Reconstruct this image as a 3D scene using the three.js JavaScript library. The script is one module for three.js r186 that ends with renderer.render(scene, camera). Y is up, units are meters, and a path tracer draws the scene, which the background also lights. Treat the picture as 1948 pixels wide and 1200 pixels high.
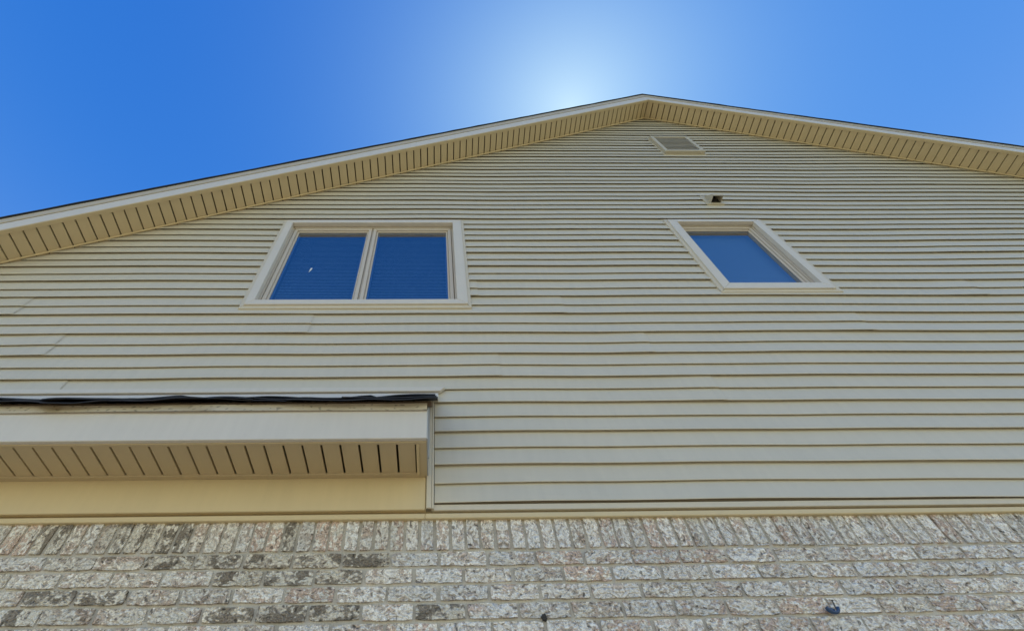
import * as THREE from 'three';
import { mergeGeometries } from 'three/addons/utils/BufferGeometryUtils.js';
import { ImprovedNoise } from 'three/addons/math/ImprovedNoise.js';

// ---------------------------------------------------------------- camera, sky, sun, exposure
const scene = new THREE.Scene();
const EYE = 1.6;                                  // camera height above the ground
const F = 954.0, CX = 847.83, CY = 529.85, W = 1948, H = 1200;
const PITCH = 55.9215 * Math.PI / 180, YAW = 1.9807 * Math.PI / 180, ROLL = -1.7819 * Math.PI / 180, DIST = 2.1706;
const camera = new THREE.PerspectiveCamera(2 * Math.atan(H / 2 / F) * 180 / Math.PI, W / H, 0.05, 1500);
{
  const fwd = new THREE.Vector3(Math.sin(YAW) * Math.cos(PITCH), Math.sin(PITCH), -Math.cos(YAW) * Math.cos(PITCH));
  const r = new THREE.Vector3().crossVectors(fwd, new THREE.Vector3(0, 1, 0)).normalize();
  const u = new THREE.Vector3().crossVectors(r, fwd);
  const c = Math.cos(ROLL), s = Math.sin(ROLL);
  const r2 = r.clone().multiplyScalar(c).addScaledVector(u, s);
  const u2 = u.clone().multiplyScalar(c).addScaledVector(r, -s);
  camera.matrixAutoUpdate = true;
  camera.quaternion.setFromRotationMatrix(new THREE.Matrix4().makeBasis(r2, u2, fwd.clone().negate()));
  camera.position.set(0, EYE, DIST);
  camera.setViewOffset(W, H, W / 2 - CX, H / 2 - CY, W, H);
}
const EXPOSURE = 1.6;
const SUN = new THREE.Vector3(0.2490, 0.9338, -0.2570).normalize();
{
  // computed clear sky: air only, a blue that pales towards the sun and the horizon; unseen white horizon strengthened to light the wall
  const w = 1024, h = 512, a = new Float32Array(w * h * 4), d = new THREE.Vector3();
  for (let j = 0; j < h; j++) for (let i = 0; i < w; i++) {
    const el = ((j + .5) / h - .5) * Math.PI, az = ((i + .5) / w - .5) * 2 * Math.PI;
    d.set(Math.cos(el) * Math.cos(az), Math.sin(el), Math.cos(el) * Math.sin(az));
    const g = Math.acos(Math.min(1, d.dot(SUN))) * 180 / Math.PI, m = 1 - Math.max(0, Math.sin(el)), low = Math.pow(m, 3.4);
    const R = .012 + .06 * m + .60 * Math.exp(-g / 11) + 2.00 * low, G = .124 + .28 * m + .72 * Math.exp(-g / 13.5) + 1.80 * low, B = .568 + .47 * m + .46 * Math.exp(-g / 20) + .62 * low;
    const k = (j * w + i) * 4; a[k] = R / EXPOSURE; a[k + 1] = G / EXPOSURE; a[k + 2] = B / EXPOSURE; a[k + 3] = 1;
  }
  const sky = new THREE.DataTexture(a, w, h, THREE.RGBAFormat, THREE.FloatType);
  sky.mapping = THREE.EquirectangularReflectionMapping; sky.magFilter = sky.minFilter = THREE.LinearFilter; sky.wrapS = THREE.RepeatWrapping; sky.needsUpdate = true;
  scene.background = sky; scene.environment = sky;
}
const sun = new THREE.DirectionalLight(new THREE.Color().setRGB(1, .95, .86), 5);
sun.position.copy(SUN).multiplyScalar(60); sun.castShadow = true;
sun.shadow.mapSize.set(2048, 2048); Object.assign(sun.shadow.camera, { left: -25, right: 25, top: 25, bottom: -25, near: 1, far: 150 });
scene.add(sun, sun.target);
const renderer = new THREE.WebGLRenderer({ antialias: true });
renderer.toneMapping = THREE.LinearToneMapping; renderer.toneMappingExposure = EXPOSURE;
renderer.shadowMap.enabled = true;

// ---------------------------------------------------------------- helpers
let seed = 12345;
const rnd = () => { seed |= 0; seed = seed + 0x6D2B79F5 | 0; let t = Math.imul(seed ^ seed >>> 15, 1 | seed); t = t + Math.imul(t ^ t >>> 7, 61 | t) ^ t; return ((t ^ t >>> 14) >>> 0) / 4294967296; };
const rr = (a, b) => a + (b - a) * rnd();
const pn = new ImprovedNoise();
const noise = (x, y, z = 0) => pn.noise(x + 31.7, y + 17.3, z + 5.1);
const fbm = (x, y, z, n = 4) => { let s = 0, a = .5; for (let i = 0; i < n; i++) { s += a * noise(x, y, z + i * 7.7); x *= 2.03; y *= 2.03; a *= .5; } return s; };
const sstep = (a, b, x) => { const t = Math.min(1, Math.max(0, (x - a) / (b - a))); return t * t * (3 - 2 * t); };
const names = {};
function numbered(parent, name) {
  const key = parent.uuid + name, n = names[key] = (names[key] ?? -1) + 1;
  return n ? `${name}_${String(n).padStart(3, '0')}` : name;
}
function mesh(name, geo, mat, parent, label) {
  const m = new THREE.Mesh(geo, mat); m.name = numbered(parent, name); m.castShadow = m.receiveShadow = true; parent.add(m);
  if (label) m.userData.label = label;
  return m;
}
function group(name, parent, label) {
  const g = new THREE.Group(); g.name = numbered(parent, name); parent.add(g);
  if (label) g.userData.label = label;
  return g;
}
// soup of quads / triangles with flat normals and uv in metres
class Soup {
  constructor() { this.p = []; this.uv = []; }
  tri(a, b, c, ua, ub, uc) { this.p.push(...a, ...b, ...c); this.uv.push(...ua, ...ub, ...uc); }
  quad(a, b, c, d, ua, ub, uc, ud) { this.tri(a, b, c, ua, ub, uc); this.tri(a, c, d, ua, uc, ud); }
  auto(a, b, c, d, o = 0) { // uv by the dominant axis
    const n = [0, 1, 2].map(i => { const j = (i + 1) % 3, k = (i + 2) % 3; return Math.abs((b[j] - a[j]) * (c[k] - a[k]) - (b[k] - a[k]) * (c[j] - a[j])); });
    const ax = n.indexOf(Math.max(...n)), f = v => ax === 0 ? [v[2] + o, v[1]] : ax === 1 ? [v[0] + o, v[2]] : [v[0] + o, v[1]];
    if (d) this.quad(a, b, c, d, f(a), f(b), f(c), f(d)); else this.tri(a, b, c, f(a), f(b), f(c));
  }
  geo(smooth) {
    const g = new THREE.BufferGeometry();
    g.setAttribute('position', new THREE.Float32BufferAttribute(this.p, 3)); g.setAttribute('uv', new THREE.Float32BufferAttribute(this.uv, 2));
    g.computeVertexNormals(); return g;
  }
}
// convex prism: polygon [[a,b]...] counter-clockwise in the plane of two axes, swept along the third, long edges chamfered at the far face
function prism(poly, z0, z1, ch = 0.002, map = (x, y, z) => [x, y, z]) {
  const s = new Soup(), n = poly.length, cx = poly.reduce((t, p) => t + p[0], 0) / n, cy = poly.reduce((t, p) => t + p[1], 0) / n;
  const inset = poly.map((p, i) => {
    const a = poly[(i + n - 1) % n], b = poly[(i + 1) % n], e = [p[0] - a[0], p[1] - a[1]], f = [b[0] - p[0], b[1] - p[1]], le = Math.hypot(...e), lf = Math.hypot(...f);
    const n1 = [-e[1] / le, e[0] / le], n2 = [-f[1] / lf, f[0] / lf], k = ch / Math.max(.25, 1 + n1[0] * n2[0] + n1[1] * n2[1]);
    return [p[0] + (n1[0] + n2[0]) * k, p[1] + (n1[1] + n2[1]) * k];
  });
  const P = (p, z) => map(p[0], p[1], z);
  for (let i = 0; i < n; i++) {
    const j = (i + 1) % n;
    s.auto(P(poly[i], z0), P(poly[j], z0), P(poly[j], z1 - ch), P(poly[i], z1 - ch));
    s.auto(P(poly[i], z1 - ch), P(poly[j], z1 - ch), P(inset[j], z1), P(inset[i], z1));
    if (i > 0 && i < n - 1) { s.auto(P(inset[0], z1), P(inset[i], z1), P(inset[i + 1], z1)); s.auto(P(poly[0], z0), P(poly[i + 1], z0), P(poly[i], z0)); }
  }
  return s.geo();
}
const rect = (x0, x1, y0, y1) => [[x0, y0], [x1, y0], [x1, y1], [x0, y1]];
const box = (x0, x1, y0, y1, z0, z1, ch = .002) => prism(rect(x0, x1, y0, y1), z0, z1, Math.min(ch, (x1 - x0) / 3, (y1 - y0) / 3, (z1 - z0) / 3));
// prism in the (z, y) plane swept along x
const prismX = (poly, x0, x1, ch = .002) => prism(poly, x0, x1, ch, (a, b, c) => [c, b, a]);

// ---------------------------------------------------------------- textures and materials
function tex(w, h, fn, srgb = false) {
  const a = new Uint8Array(w * h * 4);
  for (let j = 0; j < h; j++) for (let i = 0; i < w; i++) { const c = fn(i / w, j / h, i, j); for (let k = 0; k < 3; k++) a[(j * w + i) * 4 + k] = Math.max(0, Math.min(255, 255 * (srgb ? Math.pow(Math.max(0, c[k]), 1 / 2.2) : c[k]))); a[(j * w + i) * 4 + 3] = 255; }
  const t = new THREE.DataTexture(a, w, h); t.wrapS = t.wrapT = THREE.MirroredRepeatWrapping; t.magFilter = THREE.LinearFilter; t.minFilter = THREE.LinearFilter; if (srgb) t.colorSpace = THREE.SRGBColorSpace; t.needsUpdate = true; return t;
}
const mat = (rgb, rough, o = {}) => new THREE.MeshStandardMaterial({ color: new THREE.Color().setRGB(...rgb), roughness: rough, ...o });
const scaled = (t, sx, sy = sx) => { const c = t.clone(); c.repeat.set(sx, sy); c.needsUpdate = true; return c; };
// faint weathering of painted / vinyl surfaces: broad blotches, thin run marks, specks
const wear = tex(512, 512, (u, v) => {
  const b = fbm(u * 5, v * 5, 1, 4), run = fbm(u * 60, v * 3, 4, 3), sp = noise(u * 130, v * 130, 9) > .62 ? -.08 : 0;
  const k = .955 + .06 * b + .05 * run + sp * .6; return [k, k * (1 - .012 * (b + .3)), k * (1 - .03 * (b + .3))];
}, true);
const grainBump = tex(256, 256, (u, v) => { const k = .5 + .5 * fbm(u * 12, v * 70, 2, 3); return [k, k, k]; });
const wearMap = scaled(wear, .45, .9), bumpMap = scaled(grainBump, 2, 2);
const M = {
  siding: mat([.665, .605, .475], .42, { map: wearMap, bumpMap, bumpScale: .0004 }),
  soffit: mat([.60, .48, .29], .55, { map: wearMap }),
  trim: mat([.70, .65, .57], .45, { map: wearMap }),
  rakeDrip: mat([.54, .475, .37], .5, { map: wearMap }),
  tanTrim: mat([.71, .57, .33], .5, { map: wearMap }),
  channel: mat([.67, .60, .47], .45, { map: wearMap }),
  sash: mat([.62, .55, .46], .45, { map: wearMap }),
  mortar: null, hoodShade: mat([.03, .03, .03], .7), mesh: mat([.07, .068, .062], .9), wood: mat([.16, .11, .07], .9),
  sheath: mat([.35, .3, .22], .9), room: mat([.06, .065, .075], .95), blind: mat([.80, .80, .78], .6),
  spacer: mat([.62, .64, .66], .35, { metalness: .3 }),
  glass: new THREE.MeshPhysicalMaterial({ color: new THREE.Color().setRGB(.25, .36, .50), roughness: .0, metalness: 0, transmission: 1, thickness: 0, ior: 3.0 }),
  vent: mat([.55, .495, .38], .55, { map: wearMap }),
  roofing: mat([.035, .036, .042], .85),
  dripMetal: null, metal: mat([.42, .43, .43], .5, { map: wearMap }),
};
const shingleTex = tex(256, 256, (u, v) => { const k = .5 + .9 * noise(u * 120, v * 120, 3) + .5 * fbm(u * 8, v * 8, 5, 3); return [.026 * (.5 + k), .026 * (.5 + k), .029 * (.5 + k)]; }, true);
M.shingle = new THREE.MeshStandardMaterial({ map: scaled(shingleTex, 3), roughness: 1, bumpMap: scaled(shingleTex, 3), bumpScale: .002 });

{ const t = tex(512, 128, (u, v) => { const d = sstep(.02, .3, fbm(u * 9, v * 2, 3, 4)), sp = sstep(.34, .44, noise(u * 90, v * 16, 8)), k = 1 + .2 * fbm(u * 30, v * 6, 2, 3); return [.56 * k - .14 * d, .49 * k - .15 * d, .37 * k - .15 * d].map(c => c * (1 - .45 * sp)); }, true);
  M.dripMetal = new THREE.MeshStandardMaterial({ map: scaled(t, .5, 4), roughness: .6 }); }
// ---------------------------------------------------------------- ground (below and behind the camera, sunlit beyond the shade of the house)
{
  const t = tex(512, 512, (u, v) => { const f = fbm(u * 40, v * 40, 2, 4), c = fbm(u * 6, v * 6, 8, 3), k = 1 + .45 * f + .25 * c; return [.100 * k, .102 * k, .052 * k]; }, true);
  const g = new THREE.PlaneGeometry(600, 600).rotateX(-Math.PI / 2), uv = g.attributes.uv;
  for (let i = 0; i < uv.count; i++) uv.setXY(i, uv.getX(i) * 100, uv.getY(i) * 100);
  const m = mesh('ground', g, new THREE.MeshStandardMaterial({ map: t, roughness: .95, bumpMap: t, bumpScale: .01 }), scene);
  m.userData = { kind: 'structure', label: 'dry lawn around the house' };
  const c = tex(512, 512, (u, v) => { const f = fbm(u * 90, v * 90, 2, 4), b = fbm(u * 7, v * 7, 8, 4), k = 1 + .22 * f + .22 * b; return [.345 * k, .292 * k, .205 * k]; }, true);
  const d = mesh('bounce_slab', box(-9, 7, -.1, .06, .01, 7.5, .01), new THREE.MeshStandardMaterial({ map: scaled(c, .4), roughness: .9, bumpMap: scaled(c, .4), bumpScale: .004 }), scene);  // unseen slab, added to bounce warm light onto the lower wall and soffit
  d.userData = { kind: 'structure', label: 'unseen pale concrete slab added in front of the house to bounce light' };
}

// ---------------------------------------------------------------- the house
const house = new THREE.Group(); house.name = 'house'; scene.add(house);
house.userData = { label: 'beige vinyl sided house with whitewashed brick base and gable roof', category: 'house' };
const AX = 3.07, AY = 7.38, SL = .609, SR = .632;                 // ridge and slopes of the gable, heights measured from the eye
const XL = -5.5, XR = 11.6;                                       // ends of the front
const line = x => AY - (x < AX ? SL * (AX - x) : SR * (x - AX));
const part = (name, label) => { const g = group(name, house, label); g.position.y = EYE; return g; };
const WIN = [
  { cas: [-1.352, .228, 2.838, 4.115], open: [-1.292, .152, 2.892, 4.062], j: [-1.385, .252, 2.806, 4.142] },
  { cas: [2.150, 2.998, 3.016, 4.125], open: [2.226, 2.936, 3.090, 4.083], j: [2.122, 3.040, 2.986, 4.150] },
];

// --- brick wall
const COURSE = .0667, BPITCH = .2058, JOINT = .0105, SOLDIER_BOT = 1.128, BRICK_TOP = 1.286;
const brickTex = [0, 1, 2, 3].map(k => {
  const stain = [0, .42, 1, .15][k], pink = [.1, .2, .15, 1][k], warm = [0, .5, .9, .4][k], o = k * 13;
  return tex(1024, 512, (u, v) => {
    const x = u * 1.1, y = v * .55, wx = .010 * noise(x * 34, y * 34, o + 50), wy = .010 * noise(x * 34 + 9, y * 34, o + 51), X = x + wx, Y = y + wy;
    const big = fbm(X * 14, Y * 17, o + 1, 3), m1 = fbm(X * 52, Y * 60, o + 2, 4), m2 = fbm(x * 120, y * 130, o + 3, 3), ridge = 1 - Math.abs(noise(X * 40, Y * 52, o + 70)) * 2.4 - Math.abs(noise(X * 17, Y * 20, o + 71)) * .6;
    // lime wash, uneven and rubbed
    const wc = .80 + .30 * m2 + .22 * m1 + .50 * big; let c = [wc, wc * (.935 - .02 * warm), wc * (.835 - .085 * warm)];
    // bare clay where it has gone: grey brown, pink in places
    const bare = sstep(-.08, .12, m1 * .8 + .75 * big + .08 * (stain + pink) - .02), pk = sstep(-.1, .25, big + .4 * pink - .2), cl = 1 + .9 * m2;
    const clay = [(.44 + .08 * pk) * cl, (.37 - .01 * pk) * cl, (.305 - .03 * pk) * cl];
    for (let i = 0; i < 3; i++) c[i] += (clay[i] - c[i]) * bare * .80;
    // thick clean lime
    const lime = sstep(.10, .24, -m1 + .45 * m2 - .10 * stain);
    for (let i = 0; i < 3; i++) c[i] += ([.92, .89, .82][i] - c[i]) * lime * .6;
    // creases and torn places
    const tear = 1.1 * sstep(.70, .92, ridge) * sstep(-.02, .16, m1 + .5 * big + .15 * stain);
    for (let i = 0; i < 3; i++) c[i] += ([.17, .15, .115][i] - c[i]) * tear * .62;
    // soot and lichen in ragged blotches
    const soot = sstep(.04, .20, big * 1.1 + m1 * .6 + m2 * .4 - .44 + .50 * stain);
    for (let i = 0; i < 3; i++) c[i] += ([.15, .132, .098][i] * (1 + 1.3 * m2) - c[i]) * soot * .78;
    // pits
    const pit = sstep(.40, .50, noise(X * 48, Y * 52, o + 60) * .8 + .5 * m1);
    for (let i = 0; i < 3; i++) c[i] *= 1 - .6 * pit;
    return c;
  }, true);
});
const brickBump = tex(1024, 512, (u, v) => {
  const x = u * 1.1, y = v * .55, m1 = fbm(x * 52, y * 60, 2, 4), m2 = fbm(x * 120, y * 130, 3, 3), pit = sstep(.3, .46, noise(x * 66, y * 72, 60) * .8 + .5 * m1), ridge = sstep(.6, .95, 1 - Math.abs(noise(x * 40, y * 52, 70)) * 2.4);
  const k = .6 - .5 * m1 + .3 * m2 - .35 * pit - .25 * ridge; return [k, k, k];
});
const bs = 1 / 1.1;
M.brick = brickTex.map(t => new THREE.MeshStandardMaterial({ map: t, vertexColors: true, roughness: .92, bumpMap: brickBump, bumpScale: .014 }));
const mortarTex = tex(512, 512, (u, v) => { const f = fbm(u * 160, v * 160, 3, 3), c = fbm(u * 14, v * 14, 6, 4), k = 1 + .35 * f + .35 * c; return [.53 * k, .485 * k, .41 * k]; }, true);
M.mortar = new THREE.MeshStandardMaterial({ map: scaled(mortarTex, 1), roughness: .95, bumpMap: scaled(mortarTex, 1), bumpScale: .004 });
// one irregular tumbled brick, face towards +z
function brickGeo(x0, x1, y0, y1, z1, nx, ny) {
  const s = new Soup(), ou = rr(0, 1), ov = rr(0, 1), fl = rnd() < .5 ? -1 : 1, turn = (y1 - y0) > (x1 - x0), sd = rr(0, 100);
  const tilt = rr(-.0016, .0016), tiltY = rr(-.001, .001), w = x1 - x0, h = y1 - y0, rows = [];
  for (let j = 0; j <= ny; j++) {
    rows.push([]);
    for (let i = 0; i <= nx; i++) {
      const u = i / nx, v = j / ny, ex = i === 0 || i === nx, ey = j === 0 || j === ny, e = ex || ey;
      let x = x0 + u * w, y = y0 + v * h, z = z1 + tilt * (u - .5) * 2 + tiltY * (v - .5) * 2 + .0022 * noise(x * 22, y * 30, sd);
      const jx = .0022, cr = ex && ey ? .0005 + .0025 * rnd() : 0;
      if (ex) x += (u < .5 ? 1 : -1) * (cr + .001) + rr(-jx, jx); else if (nx > 1) x += rr(-.006, .006);
      if (ey) y += (v < .5 ? 1 : -1) * (cr + .001) + rr(-jx, jx);
      if (e) z -= .0022 * rnd() + (rnd() < .12 ? .004 : 0);
      rows[j].push([x, y, z]);
    }
  }
  const UV = p => { const a = (p[0] - x0) * fl, b = p[1] - y0; return turn ? [(b + (p[2] - z1)) * bs + ou, a * 2 * bs + ov] : [(a) * bs + ou, (b + (p[2] - z1)) * 2 * bs + ov]; };
  const q = (a, b, c, d) => s.quad(a, b, c, d, UV(a), UV(b), UV(c), UV(d));
  for (let j = 0; j < ny; j++) for (let i = 0; i < nx; i++) q(rows[j][i], rows[j][i + 1], rows[j + 1][i + 1], rows[j + 1][i]);
  const back = z1 - .022, B = p => [p[0], p[1], back];
  for (let i = 0; i < nx; i++) { const a = rows[0][i], b = rows[0][i + 1], c = rows[ny][i], d = rows[ny][i + 1]; q(B(a), B(b), b, a); q(c, d, B(d), B(c)); }
  for (let j = 0; j < ny; j++) { const a = rows[j][0], b = rows[j + 1][0], c = rows[j][nx], d = rows[j + 1][nx]; q(a, b, B(b), B(a)); q(c, B(c), B(d), d); }
  const g = s.geo(), tone = rr(.96, 1.24), hue = rr(-.012, .016), n = g.attributes.position.count, col = new Float32Array(n * 3);   // each brick fired and washed a little differently
  for (let i = 0; i < n; i++) col.set([tone * (1 + hue), tone, tone * (1 - hue * 1.4)], i * 3);
  g.setAttribute('color', new THREE.BufferAttribute(col, 3)); return g;
}
const brickWall = part('brick_wall', 'whitewashed tumbled brick lower wall');
mesh('mortar_bed', box(XL, XR, -EYE - .2, BRICK_TOP, -.13, -.0095, .001), M.mortar, brickWall, 'pale grey mortar between the bricks');
// how stained a brick is: dirt sits on the left, under the eave, as in the photograph
function brickKind(x, y, darker) {
  const p = sstep(.1, -1.0, x) * (y > .95 ? .75 : .42), r = rnd();
  if (darker) return 2;
  if (r < p * .42) return 2;
  if (r < p * .42 + p * .5 + .09) return 1;
  return rnd() < .13 + .16 * p ? 3 : 0;
}
const darkOnes = [[-.93, 1.095], [-.62, 1.02], [-.42, 1.02], [-.65, .89], [-.03, .895], [-.32, 1.095], [-1.05, 1.095]];
{
  const soldier = [], near = [], far = [];
  for (let n = -82; n < 172; n++) {
    const a = .059 + n * .0667 + JOINT / 2, b = a + .0667 - JOINT; if (a < XL || b > XR) continue;
    soldier.push([a, b, SOLDIER_BOT + JOINT / 2, BRICK_TOP, 1, 3, 1]);
  }
  for (let r = 0; r < 41; r++) {
    const y1 = SOLDIER_BOT - r * COURSE - JOINT / 2, y0 = y1 - COURSE + JOINT, o = [.006, .113][r % 2] + rr(-.004, .004);
    for (let n = -28; n < 58; n++) { const a = o + n * BPITCH + JOINT / 2, b = a + BPITCH - JOINT; if (a < XL || b > XR) continue; near.push([a, b, y0, y1, 6, 2, 0]); }
  }
  const all = [...soldier, ...near];
  // the 300 that show largest in the photograph: those in its frame, then their neighbours
  const score = ([a, b, y0]) => { const x = (a + b) / 2, halfL = 1.95 + .35 * (y0 - 1.1), halfR = 2.75 + .5 * (y0 - 1.1); return Math.max(x < 0 ? -x / halfL : x / halfR, y0 < .75 ? 1 + (.75 - y0) * 2 : 0); };
  const order = all.map((b, i) => [score(b), i]).sort((p, q) => p[0] - q[0]), single = new Set(order.slice(0, 300).map(p => p[1]));
  all.forEach((b, i) => {
    const [x0, x1, y0, y1, nx, ny] = b, cx = (x0 + x1) / 2, cy = (y0 + y1) / 2, dk = darkOnes.some(([dx, dy]) => Math.abs(cx - dx) < .1 && Math.abs(cy - dy) < .034 && !b[6]);
    const jit = .0015, g = single.has(i) ? brickGeo(x0 + rr(-jit, jit), x1 + rr(-jit, jit), y0 + rr(-jit, jit), y1 + rr(-jit, jit), rr(-.0015, .0025), nx, ny) : brickGeo(x0, x1, y0, y1, rr(-.0015, .0025), 1, 1);
    const k = brickKind(cx, cy, dk);
    if (single.has(i)) mesh('brick', g, M.brick[k], brickWall); else (far[k] ??= []).push(g);
  });
  far.forEach((l, k) => { if (l?.length) mesh('outer_bricks', mergeGeometries(l), M.brick[k], brickWall).userData.kind = 'stuff'; });
}

// --- siding wall
const siding = part('siding_wall', 'beige vinyl clapboard upper wall and gable');
{
  const sh = new THREE.Shape([[XL, 1.31], [XR, 1.31], [XR, line(XR)], [AX, AY], [XL, line(XL)]].map(p => new THREE.Vector2(...p)));
  for (const w of WIN) { const [a, b, c, d] = w.open; sh.holes.push(new THREE.Path([[a, c], [a, d], [b, d], [b, c]].map(p => new THREE.Vector2(...p)))); }
  const g = new THREE.ExtrudeGeometry(sh, { depth: .12, bevelEnabled: false }); g.translate(0, 0, -.124);
  mesh('sheathing', g, M.sheath, siding);
}
const C0 = 1.3345, CH = .1016, TRIMX = -.012;
// slow sag and bulge of the vinyl
const sagY = (x, y) => .019 * noise(x * .5, y * .5, 3) + .007 * noise(x * 1.4, y * .6, 8) + .0016 * noise(x * .9, y * 9, 5);
const bulge = (x, y) => .0022 * noise(x * .9, y * 1.4, 12) + .0004 * noise(x * 2.6, y * 5, 15);
const LAPS = { 7: -2.915, 5: -2.442, 6: -.866, 4: .372, 3: -2.177 };
function panel(row, xa, xb, over) {
  const lift = x => over * .0042 * sstep(xb - .35, xb - .02, x);   // its right end rides over the next panel
  // bands between heights, each with the x intervals left by windows, rake and trim
  const s = new Soup(), y0 = C0 + row * 2 * CH, holes = WIN.map(w => [w.cas[0] + .02, w.cas[1] - .02, w.cas[2] + .02, w.cas[3] - .02]);
  const clipL = y => Math.max(xa, AX - (AY - y) / SL + .004), clipR = y => Math.min(xb, AX + (AY - y) / SR - .004);
  let any = false, blocked = true, pieces = [];
  const stops = [];
  for (let c = 0; c < 2; c++) {
    const b = y0 + c * CH, t = b + CH;
    // profile of one course from the butt upwards: [height, stand-off]
    // the lower butt locks over the next panel and stands further off; both butts are hollow folds
    const k = c ? .0180 : .0235, cav = c ? .014 : .022, next = c ? .022 : .014;
    stops.push([[b + cav, .0026], [b + cav, k - .0036], [b + .0012, k - .0032], [b, k - .0016], [b + .0016, k], [b + .007, k - .0002], [t + next + .002, .0022]]);
  }
  for (const prof of stops) for (let k = 0; k < prof.length - 1; k++) {
    let [ya, za] = prof[k], [yb, zb] = prof[k + 1];
    const cuts = [ya, yb];
    if (k === 5) for (const h of holes) for (const e of [h[2], h[3]]) if (e > ya + .001 && e < yb - .001) cuts.push(e);
    cuts.sort((p, q) => ya < yb ? p - q : q - p);
    for (let m = 0; m < cuts.length - 1; m++) {
      const p = cuts[m], q = cuts[m + 1], zAt = y => yb === ya ? za : za + (zb - za) * (y - ya) / (yb - ya), mid = (p + q) / 2;
      if (Math.max(p, q) > AY - .02) continue;
      let iv = [[0, 1]].map(() => [clipL, clipR]);
      const hit = holes.filter(h => mid > h[2] && mid < h[3] && h[1] > xa && h[0] < xb);
      let spans = [[null, null]];
      for (const h of hit) spans = spans.flatMap(([l, r]) => [[l, Math.min(r ?? 99, h[0])], [Math.max(l ?? -99, h[1]), r]]).filter(([l, r]) => (l ?? -99) < (r ?? 99));
      for (const [l, r] of spans) {
        const L = y => l ?? clipL(y), Rr = y => r ?? clipR(y);
        if (Rr(mid) - L(mid) < .01) continue;
        any = true;
        const n = Math.max(1, Math.ceil((Rr(mid) - L(mid)) / .16));
        for (let i = 0; i < n; i++) {
          const P = (y, t) => { const x = L(y) + (Rr(y) - L(y)) * t; return [x, y + sagY(x, y0), zAt(y) + lift(x) + bulge(x, y0)]; };
          const A = P(p, i / n), B = P(p, (i + 1) / n), Cc = P(q, (i + 1) / n), D = P(q, i / n), o = row * .37, U = v => [v[0] + o, v[1] + v[2] + row * .11];
          if (B[0] - A[0] < .001 && Cc[0] - D[0] < .001) continue;
          s.quad(A, B, Cc, D, U(A), U(B), U(Cc), U(D));
        }
      }
    }
  }
  // end edges of the lap: a thin return so that the sheet has a thickness
  for (const [xe, sgn] of [[xa, -1], [xb, 1]]) for (const prof of stops) {
    const [yb, zb] = prof[4], [yt, zt] = [prof[6][0] - .02, .0060]; if (xe < clipL(yt) + .002 || xe > clipR(yt) - .002) continue;
    if (holes.some(h => xe > h[0] && xe < h[1] && yt > h[2] && yb < h[3])) continue;
    const P = (y, z) => [xe, y + sagY(xe, y0), z + lift(xe) + bulge(xe, y0)];
    const a = P(yb, zb), b = P(yb, zb - .0013), c = P(yt, zt - .0013), d = P(yt, zt);
    if (sgn > 0) s.auto(a, b, c, d); else s.auto(a, d, c, b);
  }
  if (any) mesh('siding_panel', s.geo(), M.siding, siding);
}
{
  const rows = Math.ceil((AY - C0) / (2 * CH));
  for (let r = 0; r < rows; r++) {
    const y = C0 + (r + .5) * 2 * CH, L = Math.max(r < 3 ? TRIMX + .003 : XL, AX - (AY - y + CH) / SL), R = Math.min(XR, AX + (AY - y + CH) / SR);
    const first = LAPS[r] ?? (r < 3 ? [3.80, 3.62, 3.75][r] : r > 7 ? [-2.2, 1.25, 4.1, -.4, 2.9, .7][r % 6] : -9);
    const cuts = []; for (let x = first - 3.81 * 4; x < R; x += 3.81) if (x > L + .3 && x < R - .3) cuts.push(x);
    const xs = [L, ...cuts, R];
    for (let i = 0; i < xs.length - 1; i++) {
      // a row that a window cuts right through is two panels
      const through = WIN.find(w => C0 + r * 2 * CH > w.cas[2] + .02 && C0 + (r + 1) * 2 * CH < w.cas[3] - .02 && w.cas[0] > xs[i] && w.cas[1] < xs[i + 1]);
      const xe = xs[i + 1] + (i < xs.length - 2 ? .02 : 0), lf = i < xs.length - 2 ? (r > 8 ? .25 : 1) : 0;
      if (through) { panel(r, xs[i], through.cas[0] + .021, 0); panel(r, through.cas[1] - .021, xe, lf); } else panel(r, xs[i], xe, lf);
    }
  }
}

// --- trim between brick and siding
{
  const ledge = part('ledge_trim', 'tan metal strip capping the brick');
  const seam = -.052;
  mesh('drip_lip', box(XL, seam - .0008, 1.264, 1.289, -.012, .016, .003), M.tanTrim, ledge); mesh('drip_lip', box(seam + .0008, XR, 1.264, 1.289, -.012, .016, .003), M.tanTrim, ledge);
  mesh('ledge_back', box(XL, XR, 1.285, 1.318, -.03, -.012, .001), M.tanTrim, ledge);
  mesh('starter_strip', box(TRIMX - .006, XR, 1.304, 1.333, -.002, .0125, .002), M.channel, ledge);
  const frieze = part('frieze_board', 'flat tan board under the low eave');
  mesh('board', box(XL, -.050, 1.304, 1.473, -.002, .020, .003), M.tanTrim, frieze);
}

// --- gable roof
const roof = part('gable_roof', 'dark shingled gable roof with tan soffit');
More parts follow.
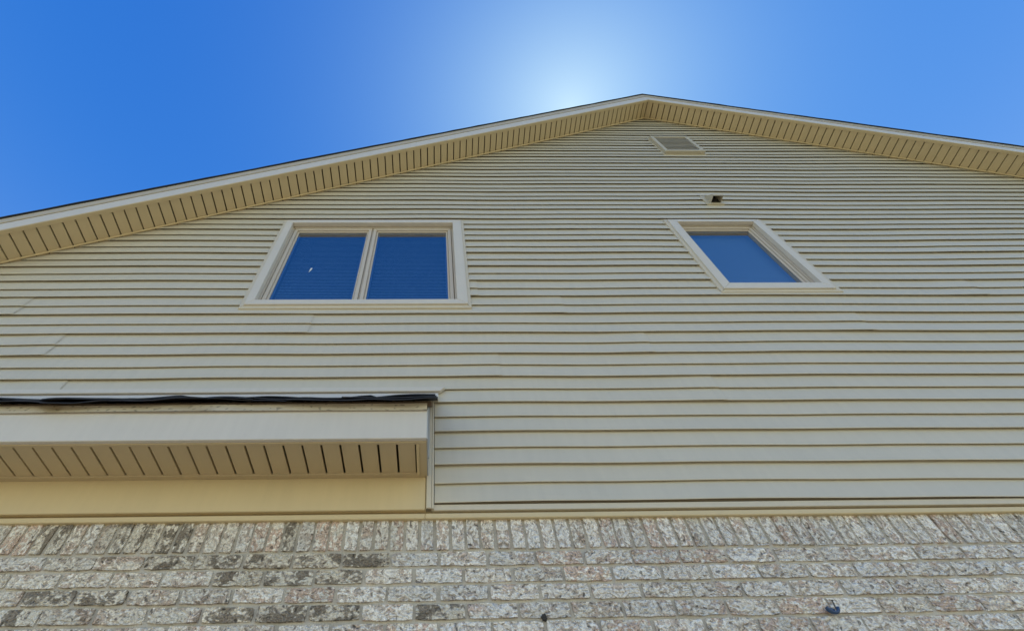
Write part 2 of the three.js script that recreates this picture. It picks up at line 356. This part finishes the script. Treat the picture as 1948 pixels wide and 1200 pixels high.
// a band that follows the rake: h0..h1 above the soffit line, z0..z1 out from the wall
const band = (xa, xb, h0, h1, z0, z1, ch = .002) => { const f = line; return prism([[xa, f(xa) + h0], [xb, f(xb) + h0], [xb, f(xb) + h1], [xa, f(xa) + h1]], z0, z1, ch); };
const OV = .288;
for (const [xa, xb, side] of [[XL - .3, AX, -1], [AX, XR + .3, 1]]) {
  mesh('roof_deck', band(xa, xb, .12, .235, -9.3, OV - .0205, .001), M.wood, roof);
  mesh('shingle_field', (() => {
    // the covering, its edge uneven by a few millimetres
    const s = new Soup(), n = 90; const P = (x, h, z) => [x, line(x) + h, z];
    for (let i = 0; i < n; i++) {
      const a = xa + (xb - xa) * i / n, b = xa + (xb - xa) * (i + 1) / n, w = x => .004 * noise(x * 2.2, 0, side) + .003 * noise(x * 9, 3, side), zo = x => OV + .018 + .004 * noise(x * 5, 8, side);
      s.auto(P(a, .243 + w(a), zo(a)), P(b, .243 + w(b), zo(b)), P(b, .258 + w(b), zo(b)), P(a, .258 + w(a), zo(a)));
      s.auto(P(a, .258 + w(a), zo(a)), P(b, .258 + w(b), zo(b)), P(b, .258, -9.35), P(a, .258, -9.35));
      s.auto(P(b, .243 + w(b), zo(b)), P(a, .243 + w(a), zo(a)), P(a, .243, -9.35), P(b, .243, -9.35));
    }
    return s.geo();
  })(), M.shingle, roof);
  mesh('rake_board', band(xa, xb, .002, .143, OV - .02, OV, .003), M.trim, roof, 'grey white rake board');
  mesh('drip_edge', band(xa, xb, .152, .241, OV - .016, OV + .006, .003), M.rakeDrip, roof);
  mesh('soffit_channel', band(xa, xb, -.012, .006, OV - .036, OV - .001, .002), M.soffit, roof);
  mesh('wall_channel', band(xa, xb, -.020, -.001, .0255, .036, .003), M.tanTrim, roof);
  const pitch = side < 0 ? .0752 : .0690, n = Math.floor((xb - xa) / pitch);
  for (let i = 0; i < n; i++) {
    const a = side < 0 ? AX - (i + 1) * pitch + .002 : AX + i * pitch + .002, b = a + pitch - .0112;
    if (a < xa || b > xb) continue;
    const d = rr(-.001, .001);
    mesh('soffit_panel', band(a, b, d, .012, .004, OV - .006, .001), M.soffit, roof);
  }
}
{ const s = part('outer_walls', 'side and rear walls of the house'); const e0 = line(XL) - .02, e1 = line(XR) - .02;
  mesh('side_wall', box(XL, XL + .2, -EYE, e0, -9, -.14, .01), M.siding, s); mesh('side_wall', box(XR - .2, XR, -EYE, e1, -9, -.14, .01), M.siding, s);
  mesh('rear_wall', prism([[XL + .21, -EYE], [XR - .21, -EYE], [XR - .21, e1], [AX, AY], [XL + .21, e0]], -9, -8.8, .01), M.siding, s); }

// --- low eave on the left
const eave = part('low_eave', 'low shed eave with white fascia and slotted tan soffit');
{
  const S = 1.474, Z = .308, X0 = XL - .2, X1 = -.043;
  mesh('fascia', box(X0, X1, S - .002, 1.640, Z - .02, Z, .002), M.trim, eave, 'flat grey white fascia board');
  mesh('drip_edge', (() => { // thin metal, slightly wavy along its lower edge
    const s = new Soup(), n = 140;
    for (let i = 0; i < n; i++) {
      const a = X0 + (X1 - X0 - .001) * i / n, b = X0 + (X1 - X0 - .001) * (i + 1) / n, w = x => .004 * noise(x * 1.3, 2, 7), o = x => Z + .012 + .006 * noise(x * 1.1, 4, 2);
      const P = (x, y, z) => [x, y, z];
      s.auto(P(a, 1.628 + w(a), o(a)), P(b, 1.628 + w(b), o(b)), P(b, 1.672, Z + .006), P(a, 1.672, Z + .006));
      s.auto(P(a, 1.672, Z + .006), P(b, 1.672, Z + .006), P(b, 1.674, Z - .06), P(a, 1.674, Z - .06));
      if (i === n - 1) s.auto(P(b, 1.628 + w(b), o(b)), P(b, 1.632, Z - .02), P(b, 1.674, Z - .02), P(b, 1.672, Z + .006));
    } return s.geo();
  })(), M.dripMetal, eave, 'weathered tan drip edge');
  mesh('soffit_channel', box(X0, X1 - .002, S - .006, S + .006, .270, Z - .021, .002), M.soffit, eave);
  mesh('soffit_channel', box(X0, -.079, S - .006, S + .006, .021, .052, .002), M.soffit, eave);
  mesh('soffit_channel', box(-.092, -.079, S - .010, S + .006, .0525, .2695, .003), M.tanTrim, eave);
  mesh('soffit_end_board', box(-.0785, X1 - .002, S - .004, S + .006, .0215, .2695, .002), M.soffit, eave);
  const p = .0862;
  for (let i = 0; X0 < -.0935 - (i + 1) * p; i++) { const b = i ? -.0935 - i * p + .0045 - .0105 : -.0985, a = -.0935 - (i + 1) * p + .0045; mesh('soffit_panel', box(a, b, S + rr(-.0006, .0006), S + .012, .050, .272, .001), M.soffit, eave); }
  // end of the eave: sloped side board and its edge trim
  mesh('side_board', prismX([[.002, S - .004], [.002, 1.955], [Z - .001, 1.640], [Z - .001, S - .004]].reverse(), X1 - .0015, X1 + .004, .001), M.metal, eave, 'grey end board of the low eave');
  mesh('side_rib', prismX([[.16, S - .004], [.172, S - .004], [.172, 1.775], [.16, 1.787]], X1 + .0038, X1 + .010, .002), M.metal, eave);
  mesh('roof_deck', prismX([[.0, 1.925], [.0, 1.952], [.300, 1.694], [.300, 1.667]].reverse(), X0, X1 + .02, .001), M.wood, eave);
  // shingles: three layers of butt ends, lifted and curled along the edge
  for (let L = 0; L < 3; L++) {
    let x = X1 + .052 - .006 * L, k = 0;
    while (x > X0) {
      const w = L === 2 ? rr(.24, .40) : rr(.28, .46), a = Math.max(X0, x - w), s = new Soup(), n = 12, ph = rr(0, 50), off = -.003 + L * .0090 + rr(-.004, .004);
      const lift = t => .016 * noise(t * .9, 1, 4) + .022 * noise(t * 2.3, L * 4, 20) + .018 * noise(t * 5, L * 3, ph), th = .0055 + rr(-.001, .003), zz = .352 - .008 * L + rr(-.009, .009);
      const P = (t, up, z) => [t, 1.672 + off + up + (z > .3 ? lift(t) : .0) + (.352 - z) * .86 + (z > .3 ? -(.352 - z) * .0 : 0), z];
      for (let i = 0; i < n; i++) {
        const p0 = x - .0015 - (x - a - .003) * (i + 1) / n, p1 = x - .0015 - (x - a - .003) * i / n, zb = .352 - .30;
        s.auto(P(p0, 0, zz), P(p1, 0, zz), P(p1, th, zz - .002), P(p0, th, zz - .002));
        s.auto(P(p0, th, zz - .002), P(p1, th, zz - .002), P(p1, th, zb), P(p0, th, zb));
        s.auto(P(p1, 0, zz), P(p0, 0, zz), P(p0, 0, zb), P(p1, 0, zb));
        if (i === 0) s.auto(P(p1, 0, zz), P(p1, 0, zb), P(p1, th, zb), P(p1, th, zz - .002));
        if (i === n - 1) s.auto(P(p0, 0, zb), P(p0, 0, zz), P(p0, th, zz - .002), P(p0, th, zb));
      }
      mesh('shingle', s.geo(), M.shingle, eave); x = a; if (++k > 60) break;
    }
  }
  // flashing where the low roof meets the siding
  mesh('flashing', prism([[X0, 2.010], [.022, 2.010], [.048, 2.040], [.048, 2.043], [X0, 2.043]], .016, .040, .002), M.trim, eave, 'beige flashing strip above the shingles');
  mesh('flashing', prismX([[.02, 1.950], [.056, 1.930], [.060, 1.934], [.034, 1.998], [.020, 1.998]], X0, .012, .001), M.trim, eave);
  const jt = part('corner_trim', 'beige vertical channel beside the low eave');
  mesh('channel', box(-.048, TRIMX - .012, 1.306, 2.000, .0205, .030, .003), M.channel, jt);
  mesh('channel_lip', box(TRIMX - .0115, TRIMX, 1.306, 1.985, -.002, .026, .003), M.channel, jt);
}

// --- windows
function makeWindow(spec, label, two) {
  const w = part('window', label), [x0, x1, y0, y1] = spec.open, [a, b, c, d] = spec.cas, [ja, jb, jc, jd] = spec.j;
  const Zc = .040;
  // outer channel that receives the siding
  const fr = (nm, o, i, z0, z1, m, ch = .002) => {
    const [A, B, C, D] = o, [e, f, g, h] = i, t = .0004;
    mesh(nm, prism([[A + t, C], [B - t, C], [f - t, g], [e + t, g]], z0, z1, ch), m, w);
    mesh(nm, prism([[B, C + t], [B, D - t], [f, h - t], [f, g + t]], z0, z1, ch), m, w);
    mesh(nm, prism([[B - t, D], [A + t, D], [e + t, h], [f - t, h]], z0, z1, ch), m, w);
    mesh(nm, prism([[A, D - t], [A, C + t], [e, g + t], [e, h - t]], z0, z1, ch), m, w);
  };
  fr('siding_channel', [ja, jb, jc, jd], [a + .004, b - .004, c + .004, d - .004], -.003, .0265, M.channel, .004);
  fr('casing', [a, b, c, d], [x0, x1, y0, y1], .001, Zc, M.trim, .0025);
  // jamb lining in two steps, then the sash
  const q = (o, k) => [o[0] + k, o[1] - k, o[2] + k, o[3] - k], O = [x0, x1, y0, y1];
  fr('jamb', q(O, -.012), q(O, .002), -.13, -.0035, M.sash);
  fr('jamb_stop', q(O, .002), q(O, .012), -.13, -.010, M.sash);
  const leaves = two ? [[x0 + .017, (x0 + x1) / 2 - .007], [(x0 + x1) / 2 + .007, x1 - .017]] : [[x0 + .017, x1 - .017]];
  if (two) mesh('mullion', box((x0 + x1) / 2 - .0035, (x0 + x1) / 2 + .0035, y0 + .013, y1 - .013, -.12, -.022, .001), M.sash, w);
  leaves.forEach(([l, r], n) => {
    const s = [l, r, y0 + .017, y1 - .017], t = two ? .028 : .022;
    fr('sash', s, q(s, t), -.07, -.012, M.sash, .003);
    fr('sash_bead', q(s, t), q(s, t + .016), -.060, -.024, M.sash, .006);
    const g = q(s, t + .014);
    mesh('pane', new THREE.PlaneGeometry(g[1] - g[0], g[3] - g[2]).translate((g[0] + g[1]) / 2, (g[2] + g[3]) / 2, -.036), M.glass, w, 'sky blue reflecting glass pane').castShadow = false;
    fr('glass_spacer', q(s, t + .0165), q(s, t + .028), -.050, -.040, M.spacer, .001);
    if (two) for (let y = g[2] + .02, i = 0; y < g[3] - .01; y += .0206, i++) {
      const sl = new Soup(), N = 6, wv = rr(-.0008, .0008);
      for (let k = 0; k < N; k++) { // curved slat, tipped nearly shut
        const A = g[0] + .012, B = g[1] - .012, f = t => { const v = (t / N - .5) * .0245; return [y + v * .9 + wv + .001 * (1 - Math.pow(2 * t / N - 1, 2)), -.092 - v * .44 + .002 * (1 - Math.pow(2 * t / N - 1, 2))]; }, [ya, za] = f(k), [yb, zb] = f(k + 1);
        sl.auto([A, ya, za], [B, ya, za], [B, yb, zb], [A, yb, zb]);
      }
      mesh('blind_slat', sl.geo(), M.blind, w);
    }
  });
  if (!two) mesh('roller_shade', box(x0 + .02, x1 - .02, y0 + .02, y1 - .02, -.105, -.103, .0005), M.blind, w, 'pale shade drawn behind the glass');
  // the room behind
  const rm = new THREE.BoxGeometry(x1 - x0 + .6, y1 - y0 + .9, 2.4).translate((x0 + x1) / 2, (y0 + y1) / 2, -1.36), idx = rm.index.array;
  const keep = []; for (let i = 0; i < 6; i++) if (i !== 4) keep.push(...idx.slice(i * 6, i * 6 + 6));
  rm.setIndex(keep); rm.clearGroups(); mesh('room_lining', rm, M.room, w);
  return w;
}
const w1 = makeWindow(WIN[0], 'two pane window with closed blinds on the left', true);
const w2 = makeWindow(WIN[1], 'narrow single pane window below the vent hood', false);
{ // pale streak placed on the left pane
  const s = new THREE.Shape([[-.004, -.032], [.010, .004], [.016, .030], [.004, .036], [-.001, .012]].map(p => new THREE.Vector2(...p)));
  mesh('white_mark', new THREE.ExtrudeGeometry(s, { depth: .001, bevelEnabled: false }).translate(-1.012, 3.385, -.0352), mat([.75, .76, .78], .7), w1, 'small white mark on the glass');
}

// --- gable louvre vent
{
  const v = part('gable_vent', 'beige louvred vent high in the gable'), [x0, x1, y0, y1] = [2.812, 3.306, 5.900, 6.462], t = .042, z = .060;
  mesh('flange', box(x0 - .016, x1 + .016, y0 - .016, y1 + .016, .003, .019, .003), M.vent, v);
  const t0 = .0004;
  for (const p of [[[x0 + t0, y0], [x1 - t0, y0], [x1 - t - t0, y0 + t], [x0 + t + t0, y0 + t]], [[x1, y0 + t0], [x1, y1 - t0], [x1 - t, y1 - t - t0], [x1 - t, y0 + t + t0]], [[x1 - t0, y1], [x0 + t0, y1], [x0 + t + t0, y1 - t], [x1 - t - t0, y1 - t]], [[x0, y1 - t0], [x0, y0 + t0], [x0 + t, y0 + t + t0], [x0 + t, y1 - t - t0]]])
    mesh('frame', prism(p, .0195, z, .004), M.vent, v);
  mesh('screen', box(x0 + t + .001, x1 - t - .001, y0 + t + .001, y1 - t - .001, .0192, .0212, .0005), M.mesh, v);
  const n = 10, st = (y1 - y0 - 2 * t) / n;
  for (let i = 0; i < n; i++) { const y = y0 + t + i * st; mesh('louvre', prismX([[.0225, y + st * .74], [.0225, y + st * .90], [.052, y + st * .36], [.052, y + st * .06]].reverse(), x0 + t + .0015, x1 - t - .0015, .0008), M.vent, v); }
}
// --- dryer vent hood
{
  const v = part('vent_hood', 'small beige exhaust hood with dark opening above the narrow window'), [x0, x1, y0, y1] = [2.700, 2.874, 4.486, 4.676];
  mesh('mounting_plate', box(x0, x1, y0, y1, .003, .024, .004), M.vent, v);
  // scoop: sloping top and two cheeks
  const a = 2.742, b = 2.846, f = .100;
  mesh('scoop', prismX([[.0245, 4.656], [f, 4.530], [f + .004, 4.534], [.0245, 4.664]].reverse(), a, b, .001), M.vent, v);
  for (const x of [a, b - .004]) mesh('cheek', prismX([[.0245, 4.516], [f - .001, 4.516], [f - .001, 4.5295], [.0245, 4.6555]].reverse(), x, x + .004, .0005), M.vent, v);
  mesh('shade_flap', box(a + .005, b - .005, 4.518, 4.650, .0246, .0276, .0005), M.hoodShade, v, 'dark sheet coloured as the shade inside the hood');  // near-black colour stands for the unlit hollow of the hood
  mesh('front_lip', box(a, b, 4.512, 4.5285, f - .0005, f + .0035, .001), M.vent, v);
}

// ---------------------------------------------------------------- small things on the brickwork
{
  const blue = mat([.035, .075, .16], .35), steel = mat([.10, .095, .085], .5, { metalness: .5 });
  const clip = new THREE.Group(); clip.name = 'cable_clip'; clip.position.set(1.548, EYE + .872, .001); scene.add(clip);
  clip.userData = { label: 'small dark blue plastic clip with a nail in the mortar joint', category: 'clip' };
  const pts = [[-.022, .008], [-.018, -.002], [-.006, -.010], [.008, -.011], [.018, -.004], [.022, .006]].map(p => new THREE.Vector3(p[0], p[1], .012));
  const body = new THREE.TubeGeometry(new THREE.CatmullRomCurve3(pts), 20, .0062, 8); body.scale(1, 1, 1.5); mesh('strap', body, blue, clip);
  mesh('saddle', new THREE.SphereGeometry(.012, 14, 10).scale(1.35, .6, .9).translate(-.004, .001, .008), blue, clip);
  mesh('nail', new THREE.CylinderGeometry(.0022, .0028, .034, 8).rotateZ(-.12).translate(.021, .018, .010), steel, clip);
  mesh('nail_head', new THREE.CylinderGeometry(.0045, .0045, .002, 10).rotateZ(-.12).translate(.0232, .035, .010), steel, clip);
  const g = new THREE.IcosahedronGeometry(.011, 3), p = g.attributes.position;
  for (let i = 0; i < p.count; i++) { const x = p.getX(i), y = p.getY(i), z = p.getZ(i), k = 1 + .5 * noise(x * 160, y * 160, z * 160); p.setXYZ(i, x * k, y * k * 1.25, z * k * .6); }
  g.computeVertexNormals();
  const mud = new THREE.Mesh(g, mat([.05, .048, .045], .95)); mud.name = 'dirt_clump'; mud.position.set(.417, EYE + .868, -.002); mud.castShadow = true; scene.add(mud);
  mud.userData = { label: 'tiny dark clump of dirt stuck in a mortar joint', category: 'dirt' };
}
renderer.render(scene, camera);
